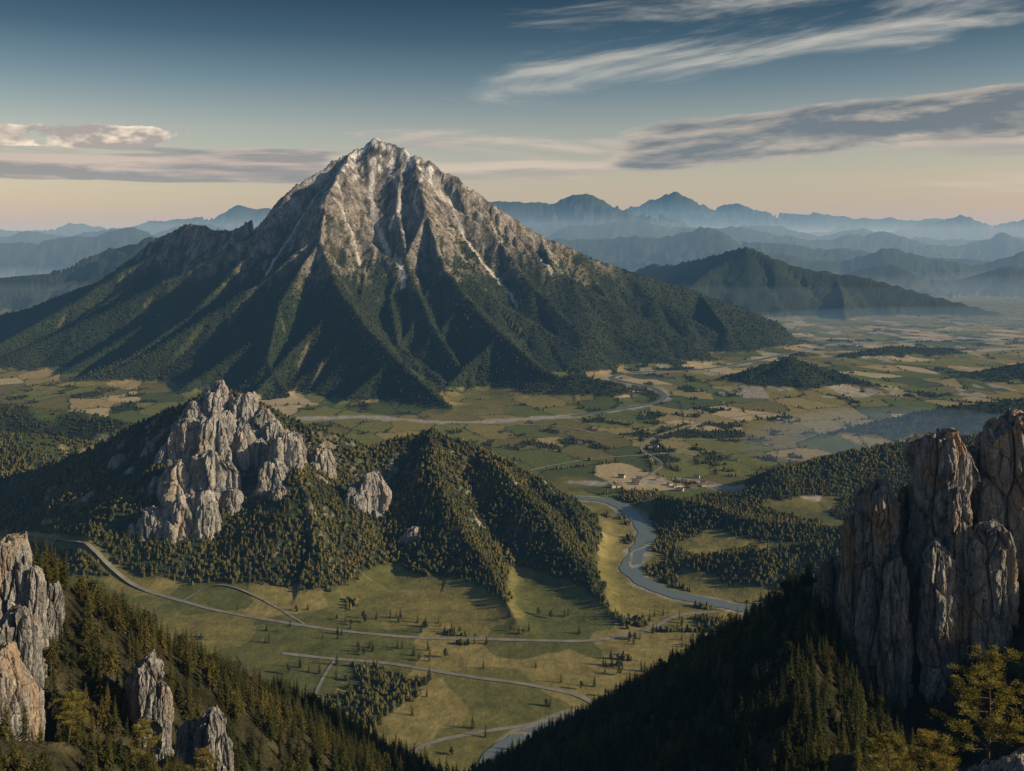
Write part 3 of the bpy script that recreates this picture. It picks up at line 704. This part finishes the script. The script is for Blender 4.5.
# ------------------------------------------------------------------ haze (absorbing air volumes; their own glow stands in for scattered sunlight)
def hazemat(name,sig,col):
    m,nt=newmat(name); B=NB(nt); ab=B.n('ShaderNodeVolumeAbsorption'); mx=max(sig)*1.25; ab.inputs['Density'].default_value=mx
    ab.inputs['Color'].default_value=tuple(1-s/mx for s in sig)+(1,)
    em=B.n('ShaderNodeEmission'); e=[s*c for s,c in zip(sig,col)]; me=max(e); em.inputs[0].default_value=tuple(q/me for q in e)+(1,); em.inputs[1].default_value=me
    ad=B.n('ShaderNodeAddShader'); B.l(ab.outputs[0],ad.inputs[0]); B.l(em.outputs[0],ad.inputs[1]); o=B.n('ShaderNodeOutputMaterial'); B.l(ad.outputs[0],o.inputs['Volume']); return m
def haze(name,lo,hi,sig,col):
    x0,y0,z0=lo;x1,y1,z1=hi
    V=[(x0,y0,z0),(x1,y0,z0),(x1,y1,z0),(x0,y1,z0),(x0,y0,z1),(x1,y0,z1),(x1,y1,z1),(x0,y1,z1)]
    F=[(0,3,2,1),(4,5,6,7),(0,1,5,4),(1,2,6,5),(2,3,7,6),(3,0,4,7)]
    np_mesh(name,np.array(V,float),np.array(F),hazemat(name,sig,col),False)
def mist(name,c,r,sig,col):
    nu,nv=48,24; V=[];F=[]
    for j in range(1,nv):
        for i in range(nu):
            a=2*math.pi*i/nu; p=math.pi*j/nv; V.append((c[0]+r[0]*math.sin(p)*math.cos(a),c[1]+r[1]*math.sin(p)*math.sin(a),c[2]-r[2]*math.cos(p)))
    V.append((c[0],c[1],c[2]-r[2])); V.append((c[0],c[1],c[2]+r[2])); n=len(V)
    for i in range(nu): F.append((n-2,(i+1)%nu,i)); F.append((n-1,(nv-2)*nu+i,(nv-2)*nu+(i+1)%nu))
    for j in range(nv-2):
        for i in range(nu):
            a=j*nu+i;b=j*nu+(i+1)%nu; F+= [(a,b,b+nu),(a,b+nu,a+nu)]
    np_mesh(name,np.array(V,float),np.array(F),hazemat(name,sig,col),False)
haze('air_haze',(-70000,-3000,-60),(70000,66000,1700),(0.55e-5,1.25e-5,2.1e-5),(.52,.48,.45))
haze('air_haze.001',(-69000,8600,-50),(69000,65000,950),(2.6e-5,3.7e-5,4.9e-5),(.50,.48,.46))
haze('valley_mist',(-68000,7450,-40),(68000,64000,230),(5e-5,6e-5,7e-5),(.46,.46,.45))
mist('valley_mist.001',(1150,2750,20),(520,420,100),(3.4e-4,4.0e-4,4.6e-4),(.25,.29,.32))
mist('valley_mist.002',(3200,6200,0),(2400,1400,170),(7e-5,9e-5,1.1e-4),(.34,.37,.39))
# ------------------------------------------------------------------ sun and sky
AZ=math.radians(103); EL=math.radians(21)
v=Vector((math.sin(AZ)*math.cos(EL),math.cos(AZ)*math.cos(EL),math.sin(EL)))
sl=bpy.data.lights.new('sun','SUN'); sl.energy=5.0; sl.angle=math.radians(.5); sl.color=(1,.84,.60)
so=bpy.data.objects.new('sun',sl); so.rotation_euler=(-v).to_track_quat('-Z','Y').to_euler(); sc.collection.objects.link(so)
w=bpy.data.worlds.new('World'); sc.world=w; w.use_nodes=True; nt=w.node_tree; nt.nodes.clear(); B=NB(nt)
try: w.cycles.sampling_method='NONE'
except Exception as ex: print(ex)
SK=.08
sky=B.n('ShaderNodeTexSky',sky_type='NISHITA'); sky.sun_disc=False; sky.sun_elevation=EL; sky.sun_rotation=AZ
tc=B.n('ShaderNodeTexCoord').outputs['Generated']; sp=B.n('ShaderNodeSeparateXYZ'); B.l(tc,sp.inputs[0])
el=B.math('ARCSINE',sp.outputs[2]); az=B.math('ARCTAN2',sp.outputs[0],sp.outputs[1])
tint=B.ramp(B.math('DIVIDE',el,.6,clamp=True),[(0,(1.,.80,.67)),(.10,(1.,.81,.68)),(.18,(.84,.71,.62)),(.26,(.42,.45,.45)),(.33,(.16,.225,.26)),(.42,(.034,.080,.118)),(.6,(.18,.25,.31)),(1,(.40,.46,.54))])
base=B.mix(1.,sky.outputs[0],tint,'MULTIPLY')
sc2=B.n('ShaderNodeVectorMath',operation='SCALE'); B.l(base,sc2.inputs[0]); sc2.inputs[3].default_value=1.6; base=sc2.outputs[0]
def vec(a,b,c=0.):
    m=B.n('ShaderNodeCombineXYZ'); B.val(m.inputs[0],a); B.val(m.inputs[1],b); B.val(m.inputs[2],c); return m.outputs[0]
K=1/SK
def cloud(base,slope,fa,fe,e0,e1,a0,a1,t0,t1,dark,light,seed,op=1.,detail=6,rough=.58,dist=.3,w=.35,lg=6.,de=.007):
    e2=B.math('SUBTRACT',el,B.math('MULTIPLY',az,slope))
    vv=vec(B.math('MULTIPLY',az,fa),B.math('MULTIPLY',e2,fe),seed)
    n=B.noise(vv,1.,detail,rough,dist)
    vv2=vec(B.math('MULTIPLY',az,fa),B.math('MULTIPLY',B.math('ADD',e2,de),fe),seed); n2=B.noise(vv2,1.,max(2,detail-3),rough,dist)
    band=B.math('MULTIPLY',B.mr(e2,e0[0],e0[1]),B.mr(e2,e1[0],e1[1],1,0))
    side=B.math('MULTIPLY',B.mr(az,a0[0],a0[1]),B.mr(az,a1[0],a1[1],1,0))
    msk=B.math('MULTIPLY',band,side)
    f=B.math('ADD',n,B.math('MULTIPLY',B.math('SUBTRACT',msk,1.),w))
    fac=B.math('MULTIPLY',B.mr(f,t0,t1),op)
    lit=B.math('ADD',B.math('MULTIPLY',B.math('SUBTRACT',n,n2),lg),B.mr(f,t0,t1+.1,.8,.08),clamp=True)
    c=B.mix(lit,[q*K for q in dark],[q*K for q in light])
    return B.mix(fac,base,c)
# thin high streaks, low horizontal stratus, dark bank in the east, cumulus over a stratus layer in the west
c=cloud(base,.12,4.0,24,(.10,.15),(.21,.27),(-.18,.02),(1.6,2.0),.40,.68,(.34,.37,.37),(.64,.61,.54),33.3,.75,9,.62,.35,.5)
c=cloud(c,.0,3.0,36,(.02,.05),(.10,.13),(-3.2,-3.1),(3.1,3.2),.44,.64,(.36,.32,.31),(.74,.60,.49),12.2,.65,7,.6,.4)
c=cloud(c,.06,5.0,24,(.045,.070),(.100,.128),(.0,.16),(1.4,2.0),.26,.42,(.135,.155,.175),(.56,.48,.39),5.1,.92,8,.6,.3,.6)
c=cloud(c,.0,4.5,44,(.046,.058),(.084,.100),(-2.,-1.2),(-.22,-.08),.30,.46,(.25,.235,.235),(.60,.50,.42),3.7,.85,7,.6,.3,.7)
c=cloud(c,.0,17,34,(.078,.086),(.098,.124),(-2.,-1.2),(-.38,-.20),.32,.39,(.40,.35,.32),(1.02,.86,.68),8.7,.95,7,.56,.15,.8,8.,.009)
bg=B.n('ShaderNodeBackground'); B.l(c,bg.inputs[0]); bg.inputs[1].default_value=SK
o=B.n('ShaderNodeOutputWorld'); B.l(bg.outputs[0],o.inputs[0])

# ------------------------------------------------------------------ camera
cd=bpy.data.cameras.new('camera'); cd.sensor_width=36; cd.lens=36*1000/1024; cd.shift_y=-(385.5-240)/1024; cd.clip_start=1; cd.clip_end=200000
co=bpy.data.objects.new('camera',cd); co.location=(0,0,CAMZ); co.rotation_euler=(math.radians(90),0,0); sc.collection.objects.link(co); sc.camera=co
sc.view_settings.view_transform='Standard'; sc.view_settings.look='None'; sc.view_settings.exposure=0
print('done',time.time()-T0)
